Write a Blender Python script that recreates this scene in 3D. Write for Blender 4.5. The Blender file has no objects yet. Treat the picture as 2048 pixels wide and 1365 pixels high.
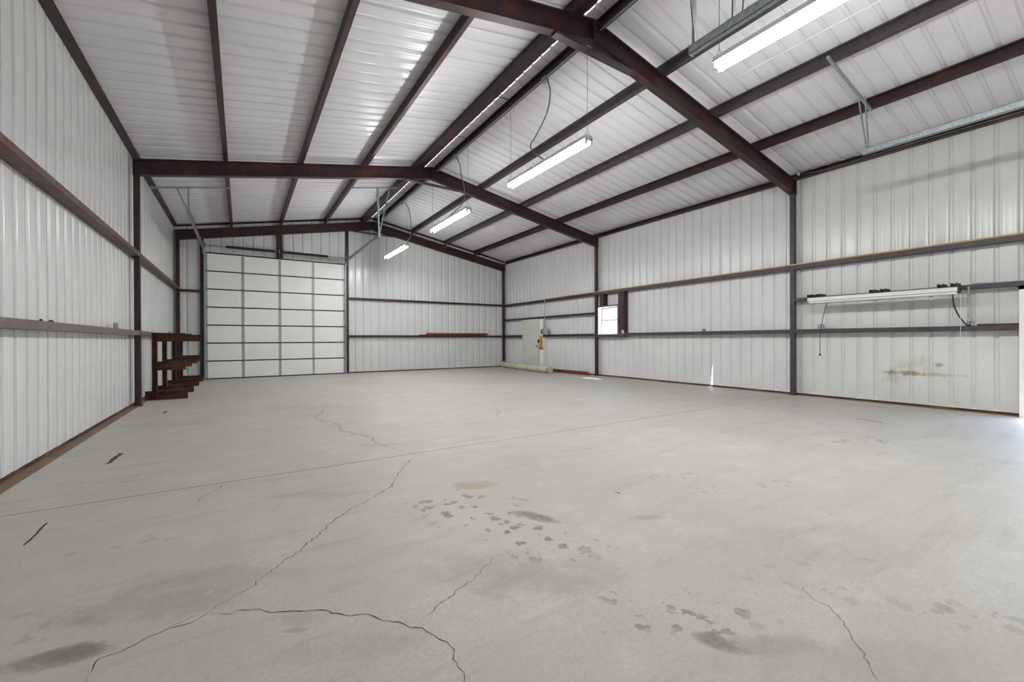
import bpy, bmesh, math, random
import numpy as np
from mathutils import Matrix, Vector
random.seed(7)
rng = np.random.default_rng(5)
scene = bpy.context.scene
COL = scene.collection

# ------------------------------------------------------------------ camera
FPX, YAW, PITCH, ROLL = 848.0, -0.5675, -0.0028, -0.004
CZ = 1.0918
_c, _s = math.cos(YAW), math.sin(YAW)
fw0 = Vector((-_s, _c, 0)); rt0 = Vector((_c, _s, 0)); up0 = Vector((0, 0, 1))
cF = math.cos(PITCH) * fw0 + math.sin(PITCH) * up0
u0 = -math.sin(PITCH) * fw0 + math.cos(PITCH) * up0
cR = math.cos(ROLL) * rt0 + math.sin(ROLL) * u0
cU = -math.sin(ROLL) * rt0 + math.cos(ROLL) * u0
cam = bpy.data.cameras.new('camera')
cam.sensor_width = 36.0
cam.lens = FPX * 36.0 / 2048.0
cam.clip_start = 0.05; cam.clip_end = 300
cam_o = bpy.data.objects.new('camera', cam)
m = Matrix((cR, cU, -cF)).transposed().to_4x4()
m.translation = Vector((0, 0, CZ))
cam_o.matrix_world = m
COL.objects.link(cam_o)
scene.camera = cam_o

def ray(px, py):
    return cF + cR * ((px - 1024) / FPX) - cU * ((py - 682.5) / FPX)
def un(px, py, ax, val):
    """pixel -> point on the plane x|y|z = val"""
    d = ray(px, py); i = 'xyz'.index(ax); o = Vector((0, 0, CZ))
    return o + d * ((val - o[i]) / d[i])
def fl(px, py):
    p = un(px, py, 'z', 0.0); return (p.x, p.y)

# ------------------------------------------------------------------ light
LAMP = 162.0           # emission of the lit fluorescent tubes
SUN = 15.0
SKY = 1.5
scene.view_settings.view_transform = 'Standard'
scene.view_settings.look = 'None'
scene.view_settings.gamma = 1.0
scene.view_settings.use_curve_mapping = False
scene.view_settings.exposure = 0.0
SUN_DIR = Vector((-0.46, -0.05, -1.0)).normalized()      # way the sunlight travels
world = bpy.data.worlds.new('world'); scene.world = world
world.use_nodes = True
wn = world.node_tree.nodes; wl = world.node_tree.links
wn.clear()
sky = wn.new('ShaderNodeTexSky'); sky.sky_type = 'NISHITA'; sky.sun_disc = False
sky.sun_elevation = math.asin(-SUN_DIR.z)
sky.sun_rotation = math.atan2(-SUN_DIR.x, -SUN_DIR.y)
sky.air_density = 1.0; sky.dust_density = 1.5
bg = wn.new('ShaderNodeBackground'); bg.inputs[1].default_value = SKY
wo = wn.new('ShaderNodeOutputWorld')
wl.new(sky.outputs[0], bg.inputs[0]); wl.new(bg.outputs[0], wo.inputs[0])
sl = bpy.data.lights.new('sun', 'SUN'); sl.energy = SUN; sl.angle = math.radians(5); sl.color = (1, .96, .9)
so = bpy.data.objects.new('sun', sl); COL.objects.link(so)
so.rotation_euler = SUN_DIR.to_track_quat('-Z', 'Y').to_euler(); so.location = (20, 8, 30)

# ------------------------------------------------------------------ key dimensions (metres)
XL, XR, M = -1.517, 9.067, 3.775
Y0, Y1, Y2, Y3 = -1.40, 4.008, 9.419, 14.801
ZE, ZA, RD = 4.146, 5.14, 0.268          # rafter top at eave / apex, rafter depth
SL = (ZA - ZE) / (M - XL)
XPL, XPR = -1.575, 9.150                 # inner faces of the side wall sheets
PD = 0.155                               # purlin depth
def ztop(x): return ZA - SL * abs(x - M)

# ------------------------------------------------------------------ materials
def srgb(r, g, b):
    f = lambda c: (c / 12.92 if c <= .04045 else ((c + .055) / 1.055) ** 2.4)
    return tuple(f(v / 255.0) for v in (r, g, b)) + (1.0,)
def mat(name):
    m = bpy.data.materials.new(name); m.use_nodes = True
    nt = m.node_tree; b = nt.nodes['Principled BSDF']
    return m, nt, b
def tex_noise(nt, scale, detail=4, rough=.55, vec=None, stretch=None):
    if vec is None:
        g = nt.nodes.new('ShaderNodeNewGeometry'); vec = g.outputs['Position']
    if stretch:
        mp = nt.nodes.new('ShaderNodeMapping'); mp.inputs['Scale'].default_value = stretch
        nt.links.new(vec, mp.inputs[0]); vec = mp.outputs[0]
    n = nt.nodes.new('ShaderNodeTexNoise')
    n.inputs['Scale'].default_value = scale; n.inputs['Detail'].default_value = detail; n.inputs['Roughness'].default_value = rough
    nt.links.new(vec, n.inputs['Vector'])
    return n.outputs['Fac']
def ramp(nt, fac, stops):
    r = nt.nodes.new('ShaderNodeValToRGB'); e = r.color_ramp.elements
    while len(e) < len(stops): e.new(.5)
    for k, (p, c) in enumerate(stops):
        e[k].position = p; e[k].color = c if len(c) == 4 else tuple(c) + (1,)
    nt.links.new(fac, r.inputs[0]); return r.outputs[0]
def mix(nt, fac, a, b, mode='MIX'):
    n = nt.nodes.new('ShaderNodeMix'); n.data_type = 'RGBA'; n.blend_type = mode
    for s, v in (('Factor', fac), ('A', a), ('B', b)):
        i = [x for x in n.inputs if x.name == s and (x.type == ('VALUE' if s == 'Factor' else 'RGBA'))][0]
        if isinstance(v, (int, float)): i.default_value = v
        elif isinstance(v, tuple): i.default_value = v if len(v) == 4 else v + (1,)
        else: nt.links.new(v, i)
    return [o for o in n.outputs if o.type == 'RGBA'][0]
def math_n(nt, op, a, b=None, clamp=False):
    n = nt.nodes.new('ShaderNodeMath'); n.operation = op; n.use_clamp = clamp
    for k, v in enumerate((a, b)):
        if v is None: continue
        if isinstance(v, (int, float)): n.inputs[k].default_value = v
        else: nt.links.new(v, n.inputs[k])
    return n.outputs[0]
def simple(name, c0, c1, rough=.5, metal=0., scale=6., stretch=None, bump=0., spec=.5, detail=5):
    m, nt, b = mat(name)
    f = tex_noise(nt, scale, detail, .6, stretch=stretch)
    nt.links.new(ramp(nt, f, [(.32, c0), (.68, c1)]), b.inputs['Base Color'])
    b.inputs['Roughness'].default_value = rough; b.inputs['Metallic'].default_value = metal
    b.inputs['Specular IOR Level'].default_value = spec
    if bump:
        bm = nt.nodes.new('ShaderNodeBump'); bm.inputs['Strength'].default_value = bump; bm.inputs['Distance'].default_value = .004
        nt.links.new(f, bm.inputs['Height']); nt.links.new(bm.outputs[0], b.inputs['Normal'])
    return m
def rusty(name, base0, base1, rust, amount=.5, rough=.55):
    m, nt, b = mat(name)
    f = tex_noise(nt, 9, 6, .65); g = tex_noise(nt, 2.2, 5, .6)
    base = ramp(nt, f, [(.3, base0), (.7, base1)])
    k = ramp(nt, g, [(amount, (0, 0, 0)), (amount + .16, (1, 1, 1))])
    nt.links.new(mix(nt, k, base, rust), b.inputs['Base Color'])
    b.inputs['Roughness'].default_value = rough; b.inputs['Specular IOR Level'].default_value = .35
    return m
def sheet_metal(name, c0, c1, stain=False, st=(1, 1, .12)):
    m, nt, b = mat(name)
    f = tex_noise(nt, 1.6, 4, .5)
    col = ramp(nt, f, [(.3, c0), (.7, c1)])
    d = tex_noise(nt, 26, 4, .7, stretch=st)
    col = mix(nt, ramp(nt, d, [(.60, (0, 0, 0)), (.82, (.35, .35, .35))]), col, srgb(150, 146, 138))
    if stain:                      # brown drip stains on the lower sheets of the window wall
        g = nt.nodes.new('ShaderNodeNewGeometry')
        sp = nt.nodes.new('ShaderNodeSeparateXYZ'); nt.links.new(g.outputs['Position'], sp.inputs[0])
        nz = tex_noise(nt, 7, 6, .65); nz2 = tex_noise(nt, 18, 4, .6, stretch=(1, 1, .3))
        for (yc, zc, sy, sz, amt, colr) in ((2.42, .52, .30, .045, .85, srgb(150, 128, 88)), (2.05, .52, .42, .035, .5, srgb(172, 152, 118)),
                                      (2.52, .47, .16, .16, .35, srgb(150, 135, 110)), (2.25, .66, .30, .16, .30, srgb(178, 160, 130)), (2.0, .67, .05, .04, .6, srgb(130, 115, 85))):
            dy = math_n(nt, 'MULTIPLY', math_n(nt, 'SUBTRACT', sp.outputs[1], yc), 1 / sy)
            dz = math_n(nt, 'MULTIPLY', math_n(nt, 'SUBTRACT', sp.outputs[2], zc), 1 / sz)
            rr = math_n(nt, 'ADD', math_n(nt, 'MULTIPLY', dy, dy), math_n(nt, 'MULTIPLY', dz, dz))
            rr = math_n(nt, 'ADD', rr, math_n(nt, 'MULTIPLY', math_n(nt, 'SUBTRACT', math_n(nt, 'ADD', nz, nz2), 1.0), 2.6))
            k = math_n(nt, 'MULTIPLY', math_n(nt, 'SUBTRACT', 1.0, rr, True), amt)
            col = mix(nt, k, col, colr)
    nt.links.new(col, b.inputs['Base Color'])
    b.inputs['Roughness'].default_value = .24; b.inputs['Specular IOR Level'].default_value = .5
    bp = nt.nodes.new('ShaderNodeBump'); bp.inputs['Strength'].default_value = .025; bp.inputs['Distance'].default_value = .02
    nt.links.new(tex_noise(nt, 3.5, 2, .5), bp.inputs['Height']); nt.links.new(bp.outputs[0], b.inputs['Normal'])
    return m
MT = {}
MT['wall'] = sheet_metal('white_wall_sheet', srgb(217, 217, 218), srgb(224, 224, 224))
MT['wall_st'] = sheet_metal('stained_wall_sheet', srgb(215, 216, 213), srgb(222, 223, 219), True)
MT['roof'] = sheet_metal('white_roof_sheet', srgb(218, 216, 222), srgb(225, 223, 228), st=(.1, 1, .1))
MT['steel'] = rusty('dark_primed_steel', srgb(42, 27, 32), srgb(62, 43, 46), srgb(92, 50, 38), .55, .45)
MT['steel_gray'] = rusty('dark_gray_steel', srgb(56, 50, 56), srgb(78, 71, 76), srgb(96, 68, 56), .64, .45)
MT['girt_l'] = rusty('lamplit_brown_steel', srgb(88, 77, 77), srgb(116, 104, 102), srgb(118, 88, 68), .58, .5)  # lighter copy of the grey steel, lamp light put into its colour
MT['rust_d'] = rusty('dusty_rusty_steel', srgb(66, 44, 38), srgb(98, 80, 76), srgb(88, 50, 32), .50, .5)
MT['rust'] = rusty('brown_rusty_steel', srgb(54, 32, 26), srgb(78, 47, 33), srgb(104, 62, 34), .52, .75)
MT['redoxide'] = rusty('red_oxide_steel', srgb(98, 40, 28), srgb(120, 54, 38), srgb(80, 34, 26), .55, .7)
MT['base'] = rusty('rust_stained_base_angle', srgb(52, 36, 28), srgb(80, 56, 42), srgb(120, 88, 62), .5, .8)
MT['ledge'] = rusty('dusty_ledge', srgb(112, 92, 76), srgb(136, 116, 98), srgb(98, 70, 52), .55, .85)
MT['galv'] = simple('galvanised_steel', srgb(140, 148, 152), srgb(182, 190, 193), .42, .55, 40)
MT['galv_dk'] = simple('dull_galvanised_steel', srgb(96, 100, 102), srgb(132, 136, 138), .5, .5, 40)
MT['doorpanel'] = simple('white_door_skin', srgb(244, 243, 240), srgb(248, 247, 244), .5, 0, 3)
MT['greydoor'] = simple('pale_grey_door_paint', srgb(196, 197, 187), srgb(206, 207, 198), .5, 0, 3)
MT['gap'] = simple('dark_gap', srgb(26, 24, 24), srgb(36, 33, 32), .9)
MT['white'] = simple('white_enamel', srgb(222, 221, 217), srgb(234, 233, 229), .4, 0, 5)
MT['vinyl'] = simple('white_vinyl', srgb(232, 228, 230), srgb(240, 237, 238), .45, 0, 5)
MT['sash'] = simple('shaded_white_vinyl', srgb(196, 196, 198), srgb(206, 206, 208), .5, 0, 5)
MT['black'] = simple('black_paint', srgb(22, 20, 20), srgb(36, 33, 33), .55)
MT['cable'] = simple('black_cable_rubber', srgb(28, 27, 28), srgb(44, 43, 44), .6)
MT['flex'] = simple('grey_flexible_conduit', srgb(110, 112, 112), srgb(138, 140, 140), .45, .3, 60)
MT['wood'] = simple('pale_timber', srgb(176, 148, 96), srgb(204, 178, 124), .7, 0, 14, (1, .15, 1))
MT['lumber'] = simple('yellow_lumber', srgb(186, 150, 88), srgb(208, 174, 110), .7, 0, 14, (1, 1, .15))
MT['canvas'] = simple('cream_canvas', srgb(186, 178, 156), srgb(212, 206, 188), .85, 0, 9, bump=.3)
MT['tie'] = simple('dark_tie_cord', srgb(60, 54, 46), srgb(84, 76, 66), .8)
MT['boxgrey'] = simple('grey_box_plastic', srgb(150, 152, 152), srgb(176, 178, 178), .5)
MT['paper'] = simple('white_scrap', srgb(236, 236, 234), srgb(246, 246, 244), .7)
MT['crack'] = simple('brown_crack', srgb(66, 58, 48), srgb(112, 100, 86), .95, 0, 30)  # brown tone of the wider floor cracks
MT['crack_f'] = simple('fine_crack', srgb(112, 102, 90), srgb(136, 126, 112), .95, 0, 20)
MT['gouge'] = simple('dark_tar_mark', srgb(48, 44, 38), srgb(82, 76, 66), .9, 0, 30)
MT['leaf'] = simple('green_leaf', srgb(176, 186, 150), srgb(206, 212, 184), .6, 0, 5)
MT['twig'] = simple('brown_twig', srgb(84, 66, 48), srgb(110, 90, 68), .8)
MT['ground'] = simple('pale_dry_ground', srgb(176, 166, 140), srgb(196, 186, 160), .9, 0, 1.5)

for key, gain in (('tube', .88), ('tube_bright', 1.22)):      # nearest fixture set brighter to fill the foreground
    m_, nt_, b_ = mat('lit_' + key); b_.inputs['Base Color'].default_value = (.9, .9, .88, 1)
    b_.inputs['Emission Color'].default_value = (.975, 1.0, .99, 1); b_.inputs['Emission Strength'].default_value = LAMP * gain
    MT[key] = m_
m_, nt_, b_ = mat('window_glass'); nt_.nodes.remove(b_)
tr = nt_.nodes.new('ShaderNodeBsdfTransparent'); gl = nt_.nodes.new('ShaderNodeBsdfGlossy'); gl.inputs['Roughness'].default_value = .02
tr.inputs[0].default_value = (.96, .98, .98, 1)
ms = nt_.nodes.new('ShaderNodeMixShader'); ms.inputs[0].default_value = .05
nt_.links.new(tr.outputs[0], ms.inputs[1]); nt_.links.new(gl.outputs[0], ms.inputs[2])
nt_.links.new(ms.outputs[0], nt_.nodes['Material Output'].inputs[0])
MT['glass'] = m_

m_, nt_, b_ = mat('translucent_ridge_strip')  # cap made translucent to stand in for daylight through the ridge gap
tl = nt_.nodes.new('ShaderNodeBsdfTranslucent'); tl.inputs[0].default_value = (.34, .33, .36, 1)
df = nt_.nodes.new('ShaderNodeBsdfDiffuse'); df.inputs[0].default_value = (.8, .78, .8, 1); nt_.nodes.remove(b_)
ms = nt_.nodes.new('ShaderNodeMixShader'); ms.inputs[0].default_value = .5
nt_.links.new(tl.outputs[0], ms.inputs[1]); nt_.links.new(df.outputs[0], ms.inputs[2]); nt_.links.new(ms.outputs[0], nt_.nodes['Material Output'].inputs[0])
MT['ridge'] = m_

def concrete():
    m, nt, b = mat('worn_concrete')
    g = nt.nodes.new('ShaderNodeNewGeometry'); P = g.outputs['Position']
    n1 = tex_noise(nt, .55, 5, .6, P); n2 = tex_noise(nt, 3.2, 6, .65, P); n3 = tex_noise(nt, 55, 4, .7, P)
    col = ramp(nt, n1, [(.30, srgb(181, 177, 169)), (.52, srgb(192, 188, 181)), (.72, srgb(201, 197, 190))])
    col = mix(nt, ramp(nt, n2, [(.34, (.75, .75, .75)), (.60, (0, 0, 0))]), col, srgb(186, 180, 170))
    col = mix(nt, ramp(nt, n2, [(.56, (0, 0, 0)), (.74, (.5, .5, .5))]), col, srgb(210, 207, 201))
    col = mix(nt, ramp(nt, n3, [(.35, (.30, .30, .30)), (.60, (0, 0, 0))]), col, srgb(150, 144, 134))
    # sweeping scuffs
    n4 = tex_noise(nt, 2.0, 6, .7, P, stretch=(.5, 3.2, 1))
    col = mix(nt, ramp(nt, n4, [(.53, (0, 0, 0)), (.70, (.5, .5, .5))]), col, srgb(158, 152, 141))
    n5 = tex_noise(nt, 1.1, 5, .6, P)
    col = mix(nt, ramp(nt, n5, [(.60, (0, 0, 0)), (.78, (.30, .30, .30))]), col, srgb(190, 172, 150))
    # small pits / specks
    v = nt.nodes.new('ShaderNodeTexVoronoi'); v.inputs['Scale'].default_value = 5.0; nt.links.new(P, v.inputs['Vector'])
    nsp = tex_noise(nt, 30, 2, .5, P)
    sp = math_n(nt, 'LESS_THAN', math_n(nt, 'ADD', v.outputs['Distance'], math_n(nt, 'MULTIPLY', nsp, .04)), .052)
    v2 = nt.nodes.new('ShaderNodeTexNoise'); v2.inputs['Scale'].default_value = .9; nt.links.new(P, v2.inputs['Vector'])
    sp = math_n(nt, 'MULTIPLY', sp, math_n(nt, 'GREATER_THAN', v2.outputs['Fac'], .5))
    col = mix(nt, math_n(nt, 'MULTIPLY', sp, .7), col, srgb(98, 88, 76))
    # individual stains: photograph pixel, half sizes in metres, turn, strength, colour, edge raggedness
    sep = nt.nodes.new('ShaderNodeSeparateXYZ'); nt.links.new(P, sep.inputs[0])
    na = tex_noise(nt, 9, 6, .65, P); nb = tex_noise(nt, 30, 4, .6, P)
    nc = tex_noise(nt, 3.6, 5, .6, P)
    rag = math_n(nt, 'SUBTRACT', math_n(nt, 'ADD', math_n(nt, 'ADD', na, math_n(nt, 'MULTIPLY', nb, .6)), math_n(nt, 'MULTIPLY', nc, 1.2)), 1.4)
    mott = ramp(nt, math_n(nt, 'MULTIPLY', math_n(nt, 'ADD', nb, na), .5), [(.36, (.55, .55, .55)), (.54, (1, 1, 1))])
    vc = nt.nodes.new('ShaderNodeTexVoronoi'); vc.inputs['Scale'].default_value = 11.0; nt.links.new(P, vc.inputs['Vector'])
    spots = math_n(nt, 'LESS_THAN', math_n(nt, 'ADD', vc.outputs['Distance'], math_n(nt, 'MULTIPLY', math_n(nt, 'SUBTRACT', math_n(nt, 'ADD', na, nb), 1.0), .9)), .31)
    oil = srgb(122, 114, 102); tan_ = srgb(158, 142, 112); grey = srgb(150, 146, 138); rusto = srgb(150, 122, 92)
    ST = [  # px, py, rx, ry, turn, strength, colour, ragged, spotty
        (108, 1316, .15, .07, .35, .55, oil, 2.2, 0), (150, 1302, .10, .06, .2, .55, oil, 2.2, 0),
        (945, 972, .20, .12, 0, .55, tan_, 2.4, 0), (930, 1010, .42, .26, .2, .70, oil, 2.0, 1),
        (1075, 1035, .22, .06, -.5, .75, oil, 2.2, 0), (1000, 1050, .42, .20, -.2, .70, oil, 2.0, 1),
        (1090, 1090, .40, .20, -.3, .6, oil, 2.0, 1), (980, 1140, .5, .2, -.2, .25, grey, 2.2, 0), (1120, 1150, .42, .16, .2, .28, grey, 2.4, 0),
        (1290, 1036, .14, .05, .1, .5, grey, 2.0, 0), (1440, 1288, .09, .045, -.5, .65, oil, 2.2, 0), (1290, 1190, .22, .10, 0, .6, oil, 2.0, 1),
        (1410, 1240, .30, .10, .1, .55, oil, 2.0, 1), (1260, 1245, .20, .09, .2, .5, oil, 2.0, 1), (1540, 1290, .2, .06, 0, .4, grey, 2.4, 0),
        (1740, 880, .55, .16, .1, .65, srgb(118, 116, 124), 2.6, 1), (1480, 975, .55, .12, .25, .45, grey, 2.4, 1), (1345, 955, .45, .12, .2, .40, grey, 2.4, 1),
        (1900, 1330, .5, .2, .1, .07, rusto, 2.4, 0), (1600, 1150, .5, .16, .4, .28, rusto, 2.4, 1), (590, 1262, .05, .018, .1, .4, rusto, 2, 0),
        (760, 890, .26, .07, 0, .35, tan_, 2.4, 0), (640, 990, .35, .10, .1, .28, tan_, 2.4, 0), (260, 1090, .5, .12, .5, .35, grey, 2.4, 1),
        (300, 1215, .45, .12, .15, .40, grey, 2.2, 0), (420, 1160, .5, .14, .1, .28, grey, 2.4, 0), (90, 1250, .4, .12, .2, .4, grey, 2.4, 1), (240, 960, .5, .16, .3, .42, grey, 2.4, 1),
        (700, 1300, .3, .08, .2, .25, grey, 2.4, 0), (600, 1240, .1, .05, 0, .3, grey, 2.4, 0), (1100, 1215, .30, .03, .55, -.08, srgb(226, 224, 220), 2, 0),
        (1830, 1205, .4, .12, .1, .2, rusto, 2.4, 1), (1980, 1240, .3, .12, 0, .3, oil, 2.2, 1), (1650, 1330, .5, .16, 0, .2, grey, 2.4, 0), (1560, 1100, .8, .3, .2, .18, grey, 2.4, 0),
        (620, 815, .9, .3, 0, .18, grey, 2.4, 0), (330, 850, .9, .3, .2, .22, grey, 2.4, 0)]
    for (px, py, rx, ry, tn, st, cl, rg, spt) in ST:
        cx, cy = fl(px, py); ca, sa = math.cos(tn + .57 * -1), math.sin(tn + .57 * -1)
        dx = math_n(nt, 'SUBTRACT', sep.outputs[0], cx); dy = math_n(nt, 'SUBTRACT', sep.outputs[1], cy)
        u = math_n(nt, 'ADD', math_n(nt, 'MULTIPLY', dx, ca / rx), math_n(nt, 'MULTIPLY', dy, sa / rx))
        w = math_n(nt, 'ADD', math_n(nt, 'MULTIPLY', dx, -sa / ry), math_n(nt, 'MULTIPLY', dy, ca / ry))
        r2 = math_n(nt, 'ADD', math_n(nt, 'MULTIPLY', u, u), math_n(nt, 'MULTIPLY', w, w))
        r2 = math_n(nt, 'ADD', r2, math_n(nt, 'MULTIPLY', rag, rg))
        k = math_n(nt, 'MULTIPLY', math_n(nt, 'SUBTRACT', 1.0, r2, False), 1.25 if not spt else 1.2, True)
        k = math_n(nt, 'MULTIPLY', k, mott)
        if spt: k = math_n(nt, 'MULTIPLY', k, spots)
        k = math_n(nt, 'MULTIPLY', k, min(.95, abs(st) * 1.45))
        col = mix(nt, k, col, cl)
    nt.links.new(col, b.inputs['Base Color'])
    b.inputs['Roughness'].default_value = .55; b.inputs['Specular IOR Level'].default_value = .35
    bp = nt.nodes.new('ShaderNodeBump'); bp.inputs['Strength'].default_value = .15; bp.inputs['Distance'].default_value = .004
    nt.links.new(n3, bp.inputs['Height']); nt.links.new(bp.outputs[0], b.inputs['Normal'])
    return m
MT['concrete'] = concrete()

# ------------------------------------------------------------------ mesh helpers
WORLD = {}
def wloc(o): return WORLD[o.name]
def tag(o, label=None, cat=None, group=None, kind=None):
    if label: o['label'] = label
    if cat: o['category'] = cat
    if group: o['group'] = group
    if kind: o['kind'] = kind
    return o
def place(o, parent, w):
    COL.objects.link(o); w = Vector(w)
    if parent is not None:
        o.parent = parent; o.location = w - wloc(parent)
    else: o.location = w
    WORLD[o.name] = w
    return o
def empty(name, w, parent=None):
    o = bpy.data.objects.new(name, None); o.empty_display_size = .2
    return place(o, parent, w)
class MB:
    def __init__(s): s.v = []; s.f = []; s.sm = []
    def add(s, vs, fs, smooth=False):
        k = len(s.v); s.v += [tuple(p) for p in vs]; s.f += [tuple(i + k for i in f) for f in fs]; s.sm += [smooth] * len(fs); return s
    def box(s, x0, x1, y0, y1, z0, z1):
        vs = [(x, y, z) for z in (z0, z1) for y in (y0, y1) for x in (x0, x1)]
        return s.add(vs, [(0, 2, 3, 1), (4, 5, 7, 6), (0, 1, 5, 4), (2, 6, 7, 3), (0, 4, 6, 2), (1, 3, 7, 5)])
    def loft(s, A, B, smooth=False, caps=True):
        n = len(A); vs = list(A) + list(B)
        s.add(vs, [(i, (i + 1) % n, n + (i + 1) % n, n + i) for i in range(n)], smooth)
        if caps: s.add(A, [tuple(range(n))[::-1]]); s.add(B, [tuple(range(n))])
        return s
    def bar(s, p0, p1, w, h, up=(0, 0, 1)):
        p0 = Vector(p0); p1 = Vector(p1); d = (p1 - p0).normalized(); u = Vector(up)
        r = d.cross(u)
        if r.length < 1e-4: r = d.cross(Vector((1, 0, 0)))
        r.normalize(); u = r.cross(d)
        q = [r * (a * w / 2) + u * (b * h / 2) for a, b in ((-1, -1), (1, -1), (1, 1), (-1, 1))]
        return s.loft([p0 + k for k in q], [p1 + k for k in q])
    def tube(s, pts, r, n=8, caps=True):
        pts = [Vector(p) for p in pts]; rs = r if isinstance(r, (list, tuple)) else [r] * len(pts); rings = []
        prev = None
        for i, p in enumerate(pts):
            d = (pts[min(i + 1, len(pts) - 1)] - pts[max(i - 1, 0)]).normalized()
            a = prev if prev is not None else (Vector((0, 0, 1)) if abs(d.z) < .9 else Vector((1, 0, 0)))
            x = (a - d * a.dot(d)).normalized(); prev = x; y = d.cross(x)
            rings.append([p + (x * math.cos(2 * math.pi * k / n) + y * math.sin(2 * math.pi * k / n)) * rs[i] for k in range(n)])
        vs = [q for R in rings for q in R]; fs = []
        for i in range(len(rings) - 1):
            for k in range(n):
                fs.append((i * n + k, i * n + (k + 1) % n, (i + 1) * n + (k + 1) % n, (i + 1) * n + k))
        s.add(vs, fs, True)
        if caps: s.add(rings[0], [tuple(range(n))[::-1]]); s.add(rings[-1], [tuple(range(n))])
        return s
    def mesh(s, name, origin=(0, 0, 0)):
        me = bpy.data.meshes.new(name); o = Vector(origin)
        me.from_pydata([tuple(Vector(p) - o) for p in s.v], [], s.f)
        for p, k in zip(me.polygons, s.sm): p.use_smooth = k
        bm = bmesh.new(); bm.from_mesh(me); bmesh.ops.recalc_face_normals(bm, faces=bm.faces); bm.to_mesh(me); bm.free()
        me.update(); return me
    def build(s, name, material, parent=None, origin=None):
        if origin is None:
            a = np.array([tuple(p) for p in s.v]); lo = a.min(0); hi = a.max(0)
            origin = ((lo[0] + hi[0]) / 2, (lo[1] + hi[1]) / 2, lo[2])
        me = s.mesh(name, origin); me.materials.append(MT[material])
        return place(bpy.data.objects.new(name, me), parent, origin)
def share(name, src, parent, w):
    return place(bpy.data.objects.new(name, src.data), parent, w)
def smooth_pts(pts, n=6):
    """Catmull-Rom through the points"""
    P = [Vector(p) for p in pts]; P = [P[0] * 2 - P[1]] + P + [P[-1] * 2 - P[-2]]; out = []
    for i in range(1, len(P) - 2):
        a, b, c, d = P[i - 1:i + 3]
        for k in range(n):
            t = k / n
            out.append(.5 * ((2 * b) + (c - a) * t + (2 * a - 5 * b + 4 * c - d) * t * t + (3 * b - a - 3 * c + d) * t ** 3))
    out.append(P[-2]); return out

# ------------------------------------------------------------------ ribbed sheets
def profile(a0, a1, pitch, phase, depth=.026):
    """list of (a, outward depth) break points between a0 and a1; ribs stand outwards, so they read as grooves from inside"""
    brk = []
    k0 = math.floor((a0 - phase) / pitch) - 1
    for k in range(k0, math.ceil((a1 - phase) / pitch) + 2):
        c = phase + k * pitch; D = depth
        for sg in (-1, 1):
            q = [(.031, 0), (.029, .04 * D), (.026, .20 * D), (.018, .80 * D), (.015, .96 * D), (.012, D)]
            brk += [(c + sg * a, d) for a, d in (q if sg < 0 else q[::-1])]
        for q in (.36, .64):
            e = c + q * pitch
            brk += [(e - .017, 0), (e - .010, .0004), (e, .0011), (e + .010, .0004), (e + .017, 0)]
    xs = [p[0] for p in brk]; ds = [p[1] for p in brk]
    out = [(a0, float(np.interp(a0, xs, ds)))] + [p for p in brk if a0 < p[0] < a1] + [(a1, float(np.interp(a1, xs, ds)))]
    return out
CACHE = {}
def wall_sheet(parent, fn, a0, a1, zlo, zhi, pitch, phase, material, off=0.0, split=None):
    """one corrugated sheet. fn(a, depth, z) -> world point; zlo / zhi numbers or functions of a"""
    pr = profile(a0, a1, pitch, phase); org = Vector(fn(a0, 0, 0))
    f0 = zlo if callable(zlo) else (lambda a: zlo); f1 = zhi if callable(zhi) else (lambda a: zhi)
    vs = []; fs = []
    key = None
    if not callable(zlo) and not callable(zhi) and split is None:
        d = Vector(fn(a0 + 1, 0, 0)) - org
        key = (round(a1 - a0, 3), round((a0 - phase) % pitch, 3) % pitch, zlo, zhi, tuple(round(c, 3) for c in d), material, off)
        if key in CACHE: return share('wall_panel', CACHE[key], parent, org)
    for a, dp in pr: vs.append(fn(a, dp + off, f0(a)))
    rows = [f1] if split is None else [(lambda a, s=split: s[0]), f1]
    n = len(pr)
    for j, fz in enumerate(rows):
        for a, dp in pr: vs.append(fn(a, dp + off, fz(a)))
        fs += [(j * n + i, j * n + i + 1, (j + 1) * n + i + 1, (j + 1) * n + i) for i in range(n - 1)]
    if split is not None:      # sprung lower corner: the bottom of this edge stands away from its neighbour
        v = list(vs[0]); v[1] += split[1]; vs[0] = tuple(v)
        for i in range(1, n):
            if vs[i][1] < vs[0][1] + .004: w_ = list(vs[i]); w_[1] = vs[0][1] + .002 * i; vs[i] = tuple(w_)
    mb = MB(); mb.add(vs, fs, True)
    o = mb.build('wall_panel', material, parent, org)
    if key: CACHE[key] = o
    return o

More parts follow.
